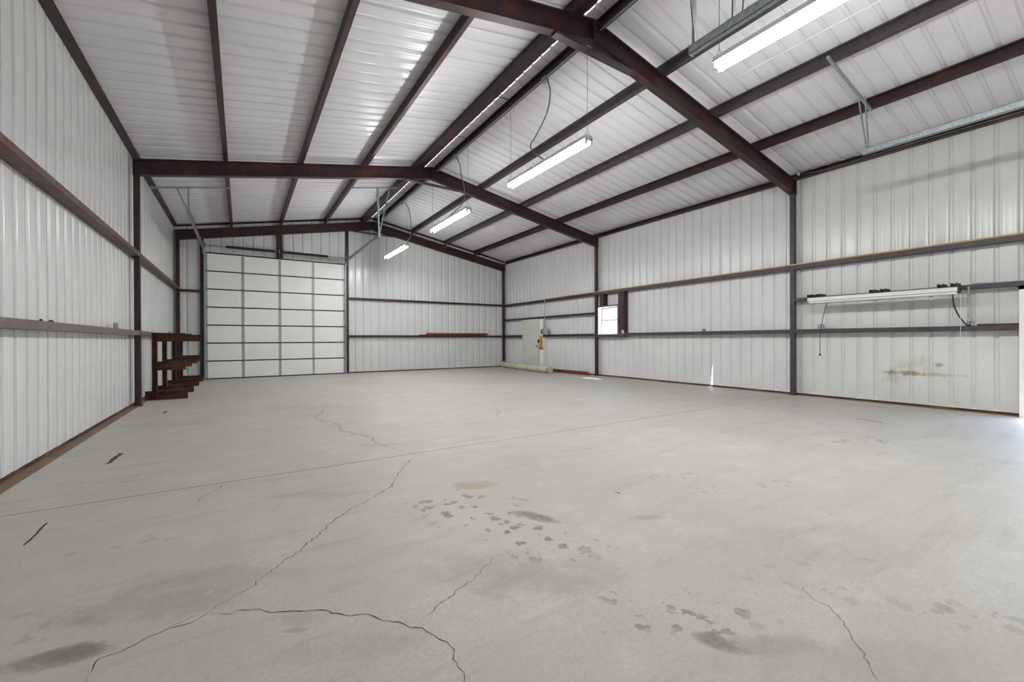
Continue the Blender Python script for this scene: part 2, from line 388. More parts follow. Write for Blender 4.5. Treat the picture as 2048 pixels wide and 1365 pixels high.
RP = .2309
def run_sheets(parent, fn, a0, a1, zlo, zhi, pitch, phase, material, first=None, holes=(), specials=()):
    """cut the run into four-rib sheets; holes = (a0,a1,z0,z1) leave openings"""
    w = 4 * pitch
    k = math.floor((a0 - phase) / w) * w + phase - .03
    cuts = [a0]
    while k < a1:
        if k > a0 + .05 and k < a1 - .05: cuts.append(k)
        k += w
    cuts.append(a1)
    for i in range(len(cuts) - 1):
        s0, s1 = cuts[i], min(cuts[i + 1] + (0 if any(abs(q[0] - cuts[i + 1]) < pitch / 2 for q in specials) else .06), a1); off = .0015 * (i % 2)
        sp = [q for q in specials if abs(q[0] - s0) < pitch / 2]
        hs = [h for h in holes if h[0] < s1 and h[1] > s0]
        if not hs:
            wall_sheet(parent, fn, s0 - (.035 if sp else 0), s1, zlo, zhi, pitch, phase, material(s0, s1), off, split=(sp[0][1], sp[0][2]) if sp else None); continue
        h = hs[0]
        if h[0] > s0 + .02: wall_sheet(parent, fn, s0, h[0], zlo, zhi, pitch, phase, material(s0, s1), off)
        b0, b1 = max(s0, h[0]), min(s1, h[1])
        z0 = zlo(0) if callable(zlo) else zlo
        if h[2] > z0 + .02: wall_sheet(parent, fn, b0, b1, zlo, h[2], pitch, phase, material(s0, s1), off)
        wall_sheet(parent, fn, b0, b1, h[3], zhi, pitch, phase, material(s0, s1), off)
        if h[1] < s1 - .02: wall_sheet(parent, fn, h[1], s1, zlo, zhi, pitch, phase, material(s0, s1), off)

# ------------------------------------------------------------------ floor
floor = MB().box(XPL - .03, XPR + .03, Y0 - .05, Y3 + .1, -.09, -.012).build('floor', 'gap')
tag(floor, 'worn pale concrete floor with a sawn joint, cracks and oil stains', 'floor', kind='structure')
JY = 3.95
def slab(y0, y1):
    mb = MB(); x0, x1 = XPL - .03, XPR + .03; b = .004
    mb.box(x0, x1, y0, y1, -.1, 0)
    return mb.build('concrete_slab', 'concrete', floor)
slab(Y0 - .05, JY - .005); far_slab = slab(JY + .005, Y3 + .1)

MB().box(XPL - .03, XPR + .03, JY - .0049, JY + .0049, -.011, -.0008).build('saw_joint', 'gap', floor)

def crack(pix, width, material='crack', jitter=.012, seed=1):
    r = random.Random(seed); P = [Vector(fl(*p) + (0,)) for p in pix]; Q = []
    for a, b in zip(P[:-1], P[1:]):
        n = max(2, int((b - a).length / .02))
        for k in range(n):
            t = k / n; q = a.lerp(b, t); nrm = Vector((-(b - a).y, (b - a).x, 0)).normalized()
            Q.append(q + nrm * (r.uniform(-1, 1) * jitter * (0 if k == 0 else 1)))
    Q.append(P[-1]); vs = []; fs = []
    for i, q in enumerate(Q):
        d = (Q[min(i + 1, len(Q) - 1)] - Q[max(i - 1, 0)]).normalized(); nrm = Vector((-d.y, d.x, 0))
        e = min(1, 4 * min(i, len(Q) - 1 - i) / len(Q) + .25); w = width * e * r.uniform(.35, 1.25)
        vs += [q + nrm * w + Vector((0, 0, .0008)), q - nrm * w + Vector((0, 0, .0008))]
        if i: fs.append((2 * i - 2, 2 * i - 1, 2 * i + 1, 2 * i))
    mb = MB(); mb.add(vs, fs); return mb.build('crack', material, floor)
z7 = lambda L: [(x * .5, 850 + y * .5) for x, y in L]
z8 = lambda L: [(1024 + x * .5, 850 + y * .5) for x, y in L]
crack(z7([(1668, 115), (1618, 165), (1580, 215), (1560, 250), (1480, 297), (1400, 340), (1345, 375), (1305, 410), (1270, 445), (1225, 480), (1205, 505), (1135, 545), (1085, 590), (1045, 615), (1000, 655), (930, 690), (885, 715), (835, 752)]), .0036, jitter=.011, seed=2)
crack(z7([(835, 752), (765, 770), (715, 795), (665, 820), (570, 862), (480, 910), (400, 935), (375, 965), (345, 1015), (330, 1060)]), .0020, jitter=.006, seed=3)
crack(z7([(835, 752), (935, 757), (942, 745), (1040, 738), (1095, 753), (1200, 747), (1280, 742), (1400, 767), (1450, 757), (1500, 770), (1530, 785), (1610, 795), (1640, 813), (1690, 813), (1740, 845), (1790, 870), (1818, 900), (1812, 940), (1830, 970), (1855, 990), (1862, 1060)]), .0028, jitter=.006, seed=4)
crack([(834, 907), (800, 902), (775, 895), (755, 887), (740, 875), (715, 869), (682, 862), (679, 850), (667, 846), (650, 845), (630, 836), (645, 827), (646, 819), (658, 811)], .006, 'crack_f', .03, seed=5)
crack(z7([(1680, 790), (1740, 730), (1800, 690), (1860, 640), (1900, 615), (1990, 520)]), .0022, 'crack_f', seed=6)
crack(z8([(1160, 630), (1165, 660), (1215, 705), (1265, 725), (1305, 765), (1345, 820), (1360, 860), (1395, 900), (1425, 950), (1465, 1025), (1475, 1060)]), .0022, 'crack_f', .006, seed=7)
crack(z7([(780, 325), (800, 295), (860, 265), (905, 235)]), .003, 'crack_f', seed=8)
crack(z7([(835, 752), (790, 780), (740, 800), (700, 810), (662, 826)]), .003, 'crack', .006, seed=9)
crack([(990, 815), (998, 826), (992, 836)], .006, 'crack_f', .02, seed=10)
def blot(pix, w, material, seed, name='scuff_mark'):
    r = random.Random(seed); P = [Vector(fl(*p) + (.001,)) for p in pix]; L = []; Rr = []
    for i, q in enumerate(P):
        d = (P[min(i + 1, len(P) - 1)] - P[max(i - 1, 0)]).normalized(); n = Vector((-d.y, d.x, 0))
        L.append(q + n * w * r.uniform(.5, 1.2)); Rr.append(q - n * w * r.uniform(.5, 1.2))
    mb = MB(); vs = L + Rr; n = len(L)
    mb.add(vs, [(i, i + 1, n + i + 1, n + i) for i in range(n - 1)]); return mb.build(name, material, floor)
blot([(243, 907), (238, 911), (233, 914), (226, 920), (221, 924), (218, 927)], .022, 'gouge', 1)
blot([(219, 926), (214, 929), (210, 929)], .012, 'gouge', 2)
blot([(94, 1047), (82, 1058), (72, 1069), (60, 1082), (47, 1092)], .008, 'gouge', 3)
blot([(333, 823), (330, 825), (327, 827)], .03, 'gouge', 4)
blot([(1712, 838), (1740, 842), (1765, 846)], .012, 'redoxide', 5)
blot([(1240, 988), (1236, 986), (1230, 986)], .008, 'gouge', 6)

# ------------------------------------------------------------------ side walls
def fL(a, d, z): return (XPL - d, a, z)
def fR(a, d, z): return (XPR + d, a, z)
def fB(a, d, z): return (a, Y3 + .058 + d, z)
def fF(a, d, z): return (a, Y0 - .03 - d, z)
ZW = ZE + PD - .002
wallL = empty('wall_left', (XL, (Y0 + Y3) / 2, 0)); tag(wallL, 'windowless side wall of white ribbed steel sheets', 'wall', kind='structure')
run_sheets(wallL, fL, Y0 - .06, Y3 + .10, .030, ZW, .2367, 4.929, lambda a, b: 'wall')
WY0, WY1, WZ0, WZ1 = 8.53, 9.31, 1.235, 2.055
DY1 = 1.165; DY0 = -.85; DZ = 1.80  # unseen side set wide so more daylight reaches the near floor
wallR = empty('wall_right', (XR, (Y0 + Y3) / 2, 0)); tag(wallR, 'side wall of white ribbed steel sheets with the window and the plain door', 'wall', kind='structure')
run_sheets(wallR, fR, Y0 - .06, Y3 + .10, .03, ZW, RP, 1.1646, lambda a, b: 'wall_st' if b > 1.2 and a < 3.6 else 'wall',
           holes=((WY0, WY1, WZ0, WZ1), (DY0, DY1, 0, DZ)), specials=((5.76, .80, .088),))
wallB = empty('wall_back', (M, Y3 + .06, 0)); tag(wallB, 'end wall of white ribbed steel sheets around the overhead door', 'wall', kind='structure')
zr = lambda a: ztop(a) + PD + .02
BX0, BX1, BZ = -.86, 2.88, 3.60
def run_gable(parent, fn, pitch, phase, hole):
    w = 4 * pitch; k = math.floor((XPL - phase) / w) * w + phase - .03; cuts = [XPL - .04]
    while k < XPR:
        if k > XPL + .05 and k < XPR - .05: cuts.append(k)
        k += w
    cuts = sorted(cuts + [XPR + .04, M, hole[0], hole[1]])
    for i in range(len(cuts) - 1):
        a, b = cuts[i], cuts[i + 1]
        if b - a < .01: continue
        inside = a >= hole[0] - .001 and b <= hole[1] + .001
        if not any(abs(b - q) < .02 for q in (M, hole[0], hole[1], XPR + .04)): b += .06
        wall_sheet(parent, fn, a, b, (lambda q: BZ) if inside else .03, zr, pitch, phase, 'wall', .0015 * (i % 2))
run_gable(wallB, fB, .265, 5.328, (BX0, BX1))
FX0, FX1 = 3.42, 7.20
wallF = empty('wall_front', (M, Y0 - .03, 0)); tag(wallF, 'end wall of white ribbed sheets beside the open doorway', 'wall', kind='structure')
run_gable(wallF, fF, .265, 5.328, (FX0, FX1))

# ------------------------------------------------------------------ roof
ceil = empty('ceiling', (M, (Y0 + Y3) / 2, ZA)); tag(ceil, 'gabled underside of the roof in white ribbed steel sheets', 'ceiling', kind='structure')
def roof_side(sgn, phase, pitch):
    w = 4 * pitch; k = math.floor((Y0 - phase) / w) * w + phase - .03; cuts = [Y0 - .1]
    while k < Y3 + .1:
        if k > Y0 and k < Y3: cuts.append(k)
        k += w
    cuts.append(Y3 + .12)
    xe = XPL - .08 if sgn < 0 else XPR + .08; xr = M + (-.016 if sgn < 0 else .004)
    for i in range(len(cuts) - 1):
        pr = profile(cuts[i], cuts[i + 1] + .06, pitch, phase, .026); vs = []
        for a, d in pr: vs.append((xe, a, ztop(xe) + PD + .003 + d + .0015 * (i % 2)))
        for a, d in pr: vs.append((xr, a, ztop(xr) + PD + .003 + d + .0015 * (i % 2)))
        n = len(pr); mb = MB(); mb.add(vs, [(j, j + 1, n + j + 1, n + j) for j in range(n - 1)], True)
        mb.build('roof_panel', 'roof', ceil)
roof_side(-1, 5.494, .2335); roof_side(1, 1.143, .2318)
mb = MB()
zc = lambda x: ztop(x) + PD + .042
mb.add([(M - .26, Y0 - .1, zc(M - .26)), (M, Y0 - .1, zc(M)), (M + .26, Y0 - .1, zc(M + .26)), (M - .26, Y3 + .12, zc(M - .26)), (M, Y3 + .12, zc(M)), (M + .26, Y3 + .12, zc(M + .26))],
       [(0, 1, 4, 3), (1, 2, 5, 4)])
rc = mb.build('ridge_cap', 'ridge', ceil)

# ------------------------------------------------------------------ openings: doors and window
def overhead_door(name, x0, x1, yf, inw, label, ytrack, zt, xa, xb, bars, spring=True):
    """closed sectional door; inw = -1 when the room lies towards -Y. Tracks at x = xa / xb run to ytrack."""
    d = empty(name, ((x0 + x1) / 2, yf, 0)); tag(d, label, 'overhead door', kind='structure')
    Y = lambda a, b: (min(yf + inw * a, yf + inw * b), max(yf + inw * a, yf + inw * b))
    W = x1 - x0; cols = [x0, x0 + W * .242, x0 + W * .497, x0 + W * .746, x1]; nR = 7; hs = BZ / nR
    MB().box(x0, x1, *Y(-.03, -.02), .012, BZ - .004).build('backing', 'gap', d)
    pan = {}
    for c in range(4):
        for r in range(nR):
            a, b = cols[c] + .004, cols[c + 1] - .004; z0 = r * hs + (.020 if r else .03); z1 = (r + 1) * hs - .014
            k = (round(b - a, 3), round(z1 - z0, 3)); org = ((a + b) / 2, yf, z0)
            if k in pan: share('door_panel', pan[k], d, org)
            else: pan[k] = MB().box(a, b, *Y(-.02, .018), z0, z1).build('door_panel', 'doorpanel', d, org)
    for i, c in enumerate(cols):
        w = .028 if 0 < i < 4 else .022
        cc = c if 0 < i < 4 else (c + .026 if i == 0 else c - .026)
        st = MB().box(cc - w, cc + w, *Y(.018, .034), .03, BZ - .006).build('stile', 'galv', d)
        for r in range(1, nR):
            MB().box(cc - w * .8, cc + w * .8, *Y(.034, .042), r * hs - .04, r * hs + .04).build('hinge', 'galv_dk', st)
    MB().box(x0 - .02, x1 + .02, *Y(-.03, .03), 0, .03).build('bottom_seal', 'gap', d)
    MB().box(x0 - .02, x1 + .02, *Y(-.03, .02), BZ - .004, BZ + .02).build('top_seal', 'gap', d)
    for sx, c, xt in ((-1, x0, xa), (1, x1, xb)):
        MB().box(c + sx * .004, c + sx * .034, *Y(-.02, .075), 0.0, BZ + .05).build('vertical_track', 'galv', d)
        # curved and horizontal track
        p = [(xt, yf + inw * .06, BZ - .05), (xt, yf + inw * .09, BZ + .02), (xt, yf + inw * .16, zt - .03), (xt, yf + inw * .3, zt)]
        mb = MB(); mb.tube(smooth_pts(p, 4), .022, 6); mb.build('track_curve', 'galv', d)
        mb = MB(); ya, yb = sorted((yf + inw * .28, ytrack)); e = .026
        mb.box(xt - e, xt - e + .004, ya, yb, zt - .035, zt + .04).box(xt - e, xt + e, ya, yb, zt + .036, zt + .04).box(xt - e, xt + e, ya, yb, zt - .035, zt - .031)
        mb.box(xt + e - .004, xt + e, ya, yb, zt - .035, zt - .012).box(xt - e - .003, xt + e + .003, *sorted((ytrack, ytrack + inw * .012)), zt - .04, zt + .045)
        mb.build('horizontal_track', 'galv', d)
    if spring:
        ys = yf + inw * .1; zs = 3.80; xm = (x0 + x1) / 2
        MB().tube([(x0 - .02, ys, zs), (x1 + .02, ys, zs)], .010, 8).build('torsion_shaft', 'galv_dk', d)
        for a, b in ((-.37, .86), (1.0, 2.35)):
            sp = []; n = 46
            for k in range(n * 2 + 1):
                t = k / (2 * n); sp.append((t, .036 if k % 2 else .041))
            MB().tube([(a + (b - a) * t, ys, zs) for t, r in sp], [r for t, r in sp], 10).build('torsion_spring', 'steel', d)
        MB().box(.965, .995, *sorted((ys - .05, ys + .05)), zs - .07, zs + .07).build('spring_bracket', 'galv', d)
        for c in (x0 - .01, x1 + .01):
            MB().tube([(c - .02, ys, zs), (c + .02, ys, zs)], .07, 14).build('cable_drum', 'galv_dk', d)
            MB().tube([(c, ys - .06, zs), (c, ys - .05, .2)], .003, 4).build('lift_cable', 'galv_dk', d)
    for hang in bars:
        pts, w = hang[0], hang[1]
        MB().bar(pts[0], pts[1], w, .004 if len(hang) < 3 else hang[2], (0, 1, 0)).build('track_hanger', 'galv' if len(hang) < 4 else hang[3], d)
    return d
zb = lambda x: ztop(x) - .008
XA, XB, ZT, YT = -.90, 2.92, 3.715, 10.72
yb = 10.93
overhead_door('door_1', BX0, BX1, Y3, -1, 'white sectional overhead door of seven rows with galvanised stiles in the end wall', YT, ZT, XA, XB,
  [(((XL + .0, yb, zb(XL)), (-.18, yb, zb(-.18))), .035, .03), (((XA - .01, yb, zb(XA) - .01), (XA, YT + .1, ZT)), .03, .03), (((XA - .20, yb, zb(XA - .2) - .01), (XA, YT + .1, ZT)), .03, .03),
   (((2.28, yb, zb(2.28)), (3.48, yb, zb(3.48))), .035, .03), (((XB + .0, yb, zb(XB) - .01), (XB, YT + .06, ZT)), .03, .03), (((XB + .32, yb, zb(XB + .32) - .01), (XB, YT + .06, ZT)), .03, .03),
   (((XB - .04, yb - .3, zb(XB) - .1), (XB, YT + .06, ZT)), .02, .02)])
ZT2, YT2, XC, XD = 3.655, 2.32, 3.385, 7.235
overhead_door('door_3', FX0, FX1, Y0, 1, 'white sectional overhead door at the open doorway end with galvanised tracks overhead', YT2, ZT2, XC, XD,
  [(((6.28, YT2 + .06, zb(6.28)), (7.70, YT2 + .06, zb(7.70))), .035, .03), (((XD - .02, YT2 + .06, zb(7.1)), (XD, YT2 - .03, ZT2)), .038, .012), (((XD + .12, YT2 + .02, zb(7.3)), (XD + .01, YT2 - .05, ZT2)), .038, .012),
   (((XC - .16, YT2 - .02, zb(XC)), (XC + .02, YT2 - .03, ZT2)), .038, .012, 'galv_dk'), (((XC - .01, YT2 - .06, zb(XC)), (XC, YT2 - .02, ZT2)), .038, .012, 'galv_dk'),
   (((XC, 1.92, zb(XC)), (XC, 1.94, ZT2)), .038, .012, 'galv_dk'), (((XC + .10, 1.80, zb(XC)), (XC, 1.86, ZT2)), .038, .012, 'galv_dk'),
   (((XD, .6, zb(XD)), (XD, .6, ZT2)), .038, .012)], spring=False)

# plain door in the window wall
PX = XR - .075
d2 = empty('door_2', (XR, 12.78, 0)); tag(d2, 'plain pale grey flush door in the side wall, closed', 'door', kind='structure')
slabd = MB().box(PX - .04, PX, 12.27, 13.30, .02, 1.84).build('door_leaf', 'greydoor', d2)
MB().box(PX, XPR - .002, 12.06, 12.27, 0, 1.83).build('door_jamb', 'vinyl', d2)
MB().box(PX, XPR - .002, 13.30, 13.36, 0, 1.83).build('door_jamb', 'vinyl', d2)
kn = MB().tube([(PX - .04, 12.36, .86), (PX - .065, 12.36, .86), (PX - .085, 12.36, .86), (PX - .10, 12.36, .86)], [.012, .012, .03, .022], 12).build('door_knob', 'galv_dk', slabd)
# white doorway close to the viewpoint, open to the yard
d4 = empty('door_4', (XR, (DY0 + DY1) / 2, 0)); tag(d4, 'white painted jamb of the open doorway at the near end of the window wall', 'doorway', kind='structure')
MB().box(XR - .085, XPR + .05, DY1 - .045, DY1, 0, DZ).build('door_jamb', 'vinyl', d4)
MB().box(XR - .085, XPR + .05, DY0, DY0 + .045, 0, DZ).build('door_jamb', 'vinyl', d4)
MB().box(XR - .085, XPR + .05, DY0, DY1, DZ - .045, DZ).build('door_head', 'vinyl', d4)

# window
w1 = empty('window_1', (XR, (WY0 + WY1) / 2, WZ0)); tag(w1, 'small white single-hung window in the side wall', 'window', kind='structure')
xi, xo = XR - .085, XPR + .03
mb = MB(); t = .018
mb.box(xi, xo, WY0, WY0 + t, WZ0, WZ1).box(xi, xo, WY1 - t, WY1, WZ0, WZ1).box(xi, xo, WY0 + t, WY1 - t, WZ0, WZ0 + t).box(xi, xo, WY0 + t, WY1 - t, WZ1 - t, WZ1)
mb.build('window_liner', 'vinyl', w1)
def sash(z0, z1, x):
    e = .035; y0, y1 = WY0 + t, WY1 - t; mb = MB()
    mb.box(x, x + .03, y0, y0 + e, z0, z1).box(x, x + .03, y1 - e, y1, z0, z1).box(x, x + .03, y0 + e, y1 - e, z0, z0 + e).box(x, x + .03, y0 + e, y1 - e, z1 - e, z1)
    s = mb.build('sash', 'sash', w1)
    MB().box(x + .012, x + .016, y0 + e, y1 - e, z0 + e, z1 - e).build('pane', 'glass', s)
ZM = 1.66
sash(WZ0 + t, ZM + .015, XPR - .055); sash(ZM - .015, WZ1 - t, XPR - .022)

# ------------------------------------------------------------------ steel frame
def ibeam_half(x0, x1, yc, depth, fwid, tf=.012, tw=.009):
    def sec(x):
        zt = ztop(x); zb_ = zt - depth; w, q = fwid / 2, tw / 2
        return [(x, yc - w, zb_), (x, yc + w, zb_), (x, yc + w, zb_ + tf), (x, yc + q, zb_ + tf), (x, yc + q, zt - tf), (x, yc + w, zt - tf),
                (x, yc + w, zt), (x, yc - w, zt), (x, yc - w, zt - tf), (x, yc - q, zt - tf), (x, yc - q, zb_ + tf), (x, yc - w, zb_ + tf)]
    return MB().loft(sec(x0), sec(x1))
def frame(y, nm, near):
    for s, xe, side in ((-1, XL, 'windowless wall'), (1, XR, 'window wall')):
        r = empty('roof_rafter', (xe, y, ZE - RD)); tag(r, f'dark brown steel roof rafter of the {nm}, {side} half', 'beam', 'roof rafters')
        ibeam_half(xe, M, y, RD, .115).build('beam', 'steel', r)
        pl = MB()
        if s < 0: pl.box(M - .007, M + .007, y - .058, y + .058, ZA - RD - .006, ZA + .004); pl.build('apex_plate', 'steel_gray', r)
        # end stiffener
        MB().box(xe + (-.006 if s < 0 else 0), xe + (0 if s < 0 else .006), y - .05, y + .05, ZE - RD, ZE).build('end_plate', 'steel', r)
    # apex tie below the ridge
    x0, x1 = M - .62, M + .72
    tie = MB().bar((x0, y - .01, ztop(x0) - RD - .012), (x1, y - .01, ztop(x1) - RD - .012), .10, .028).build('apex_tie', 'steel_gray')
    tag(tie, f'flat steel tie bracing the apex of the {nm}', 'brace', 'apex ties')
frame(Y1, 'frame beside the wall-mounted strip light', True)
frame(Y2, 'frame beside the window', False)
frame(Y3 - .005, 'end frame above the overhead door', False)
def column(x0, x1, y0, y1, z1, label, z0=0., base=True, material='steel', name='steel_column', grp='frame columns'):
    c = empty(name, ((x0 + x1) / 2, (y0 + y1) / 2, z0)); tag(c, label, 'column', grp)
    t = .010; mb = MB()     # wide-flange shape, flanges facing the room and the wall
    mb.loft([(x, y, z0) for x, y in hsec(x0, x1, y0, y1, t)], [(x, y, z1) for x, y in hsec(x0, x1, y0, y1, t)])
    mb.build('shaft', material, c)
    if base: MB().box(x0 - .015, x1 + .015, y0 - .02, y1 + .02, 0, .014).build('base_plate', 'rust', c)
    return c
def hsec(x0, x1, y0, y1, t):
    # closed rectangular tube with softened corners
    e = .006
    return [(x0 + e, y0), (x1 - e, y0), (x1, y0 + e), (x1, y1 - e), (x1 - e, y1), (x0 + e, y1), (x0, y1 - e), (x0, y0 + e)]
CW = .082
zc0 = ZE - RD - .001
column(XL, XL + CW, Y2 - .045, Y2 + .04, zc0 + SL * .05, 'dark brown steel column on the windowless wall beside the rusty rack stands')
column(XR - CW, XR, Y2 - .045, Y2 + .04, zc0 + SL * .05, 'dark steel column beside the window')
column(XR - CW, XR, Y1 - .045, Y1 + .04, zc0 + SL * .05, 'dark grey steel column beside the wall-mounted strip light', material='steel_gray')
column(XL, XL + CW, Y3 - .045, Y3 + .04, zc0 + SL * .05, 'dark corner column of the windowless wall behind the rack stands')
column(XR - CW, XR, Y3 - .045, Y3 + .04, zc0 + SL * .05, 'dark corner column behind the end of the canvas roll')
zrb = lambda x: ztop(x) - RD - .001
column(-.985, -.90, Y3 - .03, Y3 + .05, zrb(-.95), 'dark jamb post of the overhead door near the rack stands', base=False, name='jamb_post', grp='door jamb posts')
column(2.925, 3.005, Y3 - .03, Y3 + .05, zrb(2.97), 'dark jamb post of the overhead door near the rusty bars', base=False, name='jamb_post', grp='door jamb posts')
column(.912, 1.075, Y3 - .05, Y3 + .05, zrb(.9), 'short rusty brown post over the middle of the overhead door', z0=BZ + .02, base=False, name='header_post', grp=None)
# purlins (C sections) and eave struts
def csec(xc, zb_, w, h, sgn, tilt=True, t=.004, lip=.018):
    x0, x1 = xc - w / 2, xc + w / 2
    if sgn > 0: P = [(x0, 0), (x1, 0), (x1, lip), (x1 - t, lip), (x1 - t, t), (x0 + t, t), (x0 + t, h - t), (x1 - t, h - t), (x1 - t, h - lip), (x1, h - lip), (x1, h), (x0, h)]
    else: P = [(2 * xc - x, z) for x, z in [(x0, 0), (x1, 0), (x1, lip), (x1 - t, lip), (x1 - t, t), (x0 + t, t), (x0 + t, h - t), (x1 - t, h - t), (x1 - t, h - lip), (x1, h - lip), (x1, h), (x0, h)]]
    return P
def purlin(xc, label, sgn, w=.065, material='steel', name='roof_purlin', grp='roof purlins', y0=Y0, y1=Y3 + .03):
    z = ztop(xc); P = csec(xc, z, w, PD, sgn); s = -SL if xc > M else SL
    A = [(x, y0, z + .001 + dz + s * (x - xc)) for x, dz in P]; B = [(x, y1, p[2]) for (x, dz), p in zip(P, A)]
    return tag(MB().loft(A, B).build(name, material), label, 'beam', grp)
purlin(-.235, 'rusty brown roof purlin nearest the eave of the windowless wall', 1)
purlin(1.025, 'rusty brown roof purlin in the middle of the windowless slope', 1)
purlin(2.285, 'rusty brown roof purlin next below the ridge on the windowless slope', 1)
purlin(3.492, 'dark ridge purlin on the windowless slope', 1, .165, grp='ridge purlins')
purlin(3.950, 'dark ridge purlin carrying the electrical conduit', -1, .045, grp='ridge purlins')
purlin(5.14, 'dark grey roof purlin next below the ridge on the window slope', -1, material='steel_gray')
purlin(6.42, 'dark grey roof purlin in the middle of the window slope', -1, material='steel_gray')
purlin(7.68, 'dark brown roof purlin nearest the eave of the window wall', -1)
for s, x0, lb in ((1, XPL + .052, 'dark brown eave strut above the windowless wall'), (-1, XPR - .052, 'dark brown eave strut above the window wall')):
    zs_, hs_ = (4.248, .040) if s > 0 else (4.172, .100)
    P = csec(x0, 0, .10, hs_, s, t=.004, lip=.012)
    tag(MB().loft([(x, Y0, zs_ + z) for x, z in P], [(x, Y3 + .03, zs_ + z) for x, z in P]).build('eave_strut', 'steel'), lb, 'beam', 'eave struts')
for s, lb in ((-1, 'dark rake angle under the roof at the end wall, windowless slope'), (1, 'dark rake angle under the roof at the end wall, window slope')):
    xe = XL if s < 0 else XR; q = []
    for x in (xe, M):
        z = ztop(x) + PD - .045; q.append([(x, Y3 - .01, z + .036), (x, Y3 + .056, z + .036), (x, Y3 + .056, z), (x, Y3 + .05, z), (x, Y3 + .05, z + .03), (x, Y3 - .01, z + .03)])
    mb = MB().loft(q[0], q[1]); tag(mb.build('rake_angle', 'steel'), lb, 'beam', 'rake angles')
# girts
def girt_y(x_out, inw, y0, y1, zc, label, material='steel', h=.076, dep=None):
    # girt along Y
    if dep is None: dep = .136 if inw > 0 else .166
    # open side towards the sheets
    x_in = x_out + inw * dep; t = .005
    P = [(x_in, 0), (x_in, h), (x_out, h), (x_out, h - t), (x_in - inw * t, h - t), (x_in - inw * t, t), (x_out, t), (x_out, 0)]
    z0 = zc - h / 2
    return tag(MB().loft([(x, y0, z0 + z) for x, z in P], [(x, y1, z0 + z) for x, z in P]).build('wall_girt', material), label, 'girt', 'wall girts')
def girt_x(y_out, inw, x0, x1, zc, label, material='steel', h=.07, dep=.075):
    y_in = y_out + inw * dep; t = .005
    P = [(y_in, 0), (y_in, h), (y_out, h), (y_out, h - t), (y_in - inw * t, h - t), (y_in - inw * t, t), (y_in - inw * .03, t), (y_in - inw * .03, 0)]
    z0 = zc - h / 2
    return tag(MB().loft([(x0, y, z0 + z) for y, z in P], [(x1, y, z0 + z) for y, z in P]).build('wall_girt', material), label, 'girt', 'wall girts')
g = .046
Z1, Z2, Z3 = 1.232, 2.470, 1.795
girt_y(XPL + .002, 1, Y0, Y2 - g, Z1, 'long brown lower girt of the windowless wall with an outlet box on it', 'girt_l')
girt_y(XPL + .002, 1, Y2 + g, Y3 - g, Z1, 'short brown lower girt of the windowless wall behind the rack stands', 'girt_l')
girt_y(XPL + .002, 1, Y0, Y2 - g, 2.552, 'long rusty upper girt of the windowless wall', 'rust_d', .066)
girt_y(XPL + .002, 1, Y2 + g, Y3 - g, 2.552, 'short rusty upper girt of the windowless wall over the rack stands', 'rust_d', .066)
girt_y(XPR - .002, -1, DY1 - .0, Y1 - g, Z1, 'dark grey lower girt under the wall-mounted strip light', 'steel_gray')
girt_y(XPR - .002, -1, Y1 + g, 8.26, Z1, 'brown lower girt of the window wall between column and window', 'steel_gray')
girt_y(XPR - .002, -1, 8.26, Y2 - g, Z1 - .04, 'brown girt piece under the window sill', 'steel_gray')
girt_y(XPR - .002, -1, Y2 + g, 12.06, Z1, 'dark lower girt of the window wall between window column and plain door')
girt_y(XPR - .002, -1, 13.36, Y3 - g, Z1, 'short dark lower girt between plain door and corner column')
girt_y(XPR - .002, -1, Y0, Y1 - g, Z3 + .045, 'dark grey middle girt holding the wall-mounted strip light', 'steel_gray', .062)
girt_y(XPR - .002, -1, Y2 + g, Y3 - g, Z3 + .09, 'dark middle girt resting over the plain door', 'steel', .06)
girt_y(XPR - .002, -1, Y0, Y1 - g, Z2, 'dark grey upper girt above the wall-mounted strip light', 'steel_gray')
girt_y(XPR - .002, -1, Y1 + g, Y2 - g, Z2, 'dark grey upper girt running over the window', 'steel_gray')
girt_y(XPR - .002, -1, Y2 + g, Y3 - g, Z2, 'dark upper girt over the plain door')
girt_x(Y3 + .054, -1, 3.005, XR - CW, Z1, 'dark lower girt of the end wall carrying the rusty bars')
girt_x(Y3 + .054, -1, 3.005, XR - CW, 2.49, 'dark upper girt of the end wall beside the overhead door')
girt_x(Y3 + .054, -1, XL + CW, -.985, 2.50, 'short dark girt of the end wall over the rack stands')
girt_x(Y3 + .054, -1, XL + CW, -.985, Z1, 'short dark girt of the end wall behind the rack stands')
# channels framing the window
def chan(y0, y1, z0, z1, label):
    mb = MB(); x0, x1 = XR - .082, XPR - .002; t = .006
    P = [(x0, y0), (x0, y1), (x1, y1), (x1, y1 - t), (x0 + t, y1 - t), (x0 + t, y0 + t), (x1, y0 + t), (x1, y0)]
    mb.loft([(x, y, z0) for x, y in P], [(x, y, z1) for x, y in P])
    return tag(mb.build('window_post', 'steel'), label, 'post', 'window posts')
chan(8.29, 8.50, Z1 + .04, Z2 - .04, 'dark steel channel post on the outlet side of the window')
chan(9.07, 9.23, WZ1 + .02, Z2 - .04, 'short dark steel channel above the window beside the column')
tag(MB().box(XR - .085, XPR - .002, WY0 - .03, 9.32, WZ1, WZ1 + .03).build('window_lintel', 'steel_gray'), 'slim steel lintel across the top of the window', 'lintel')

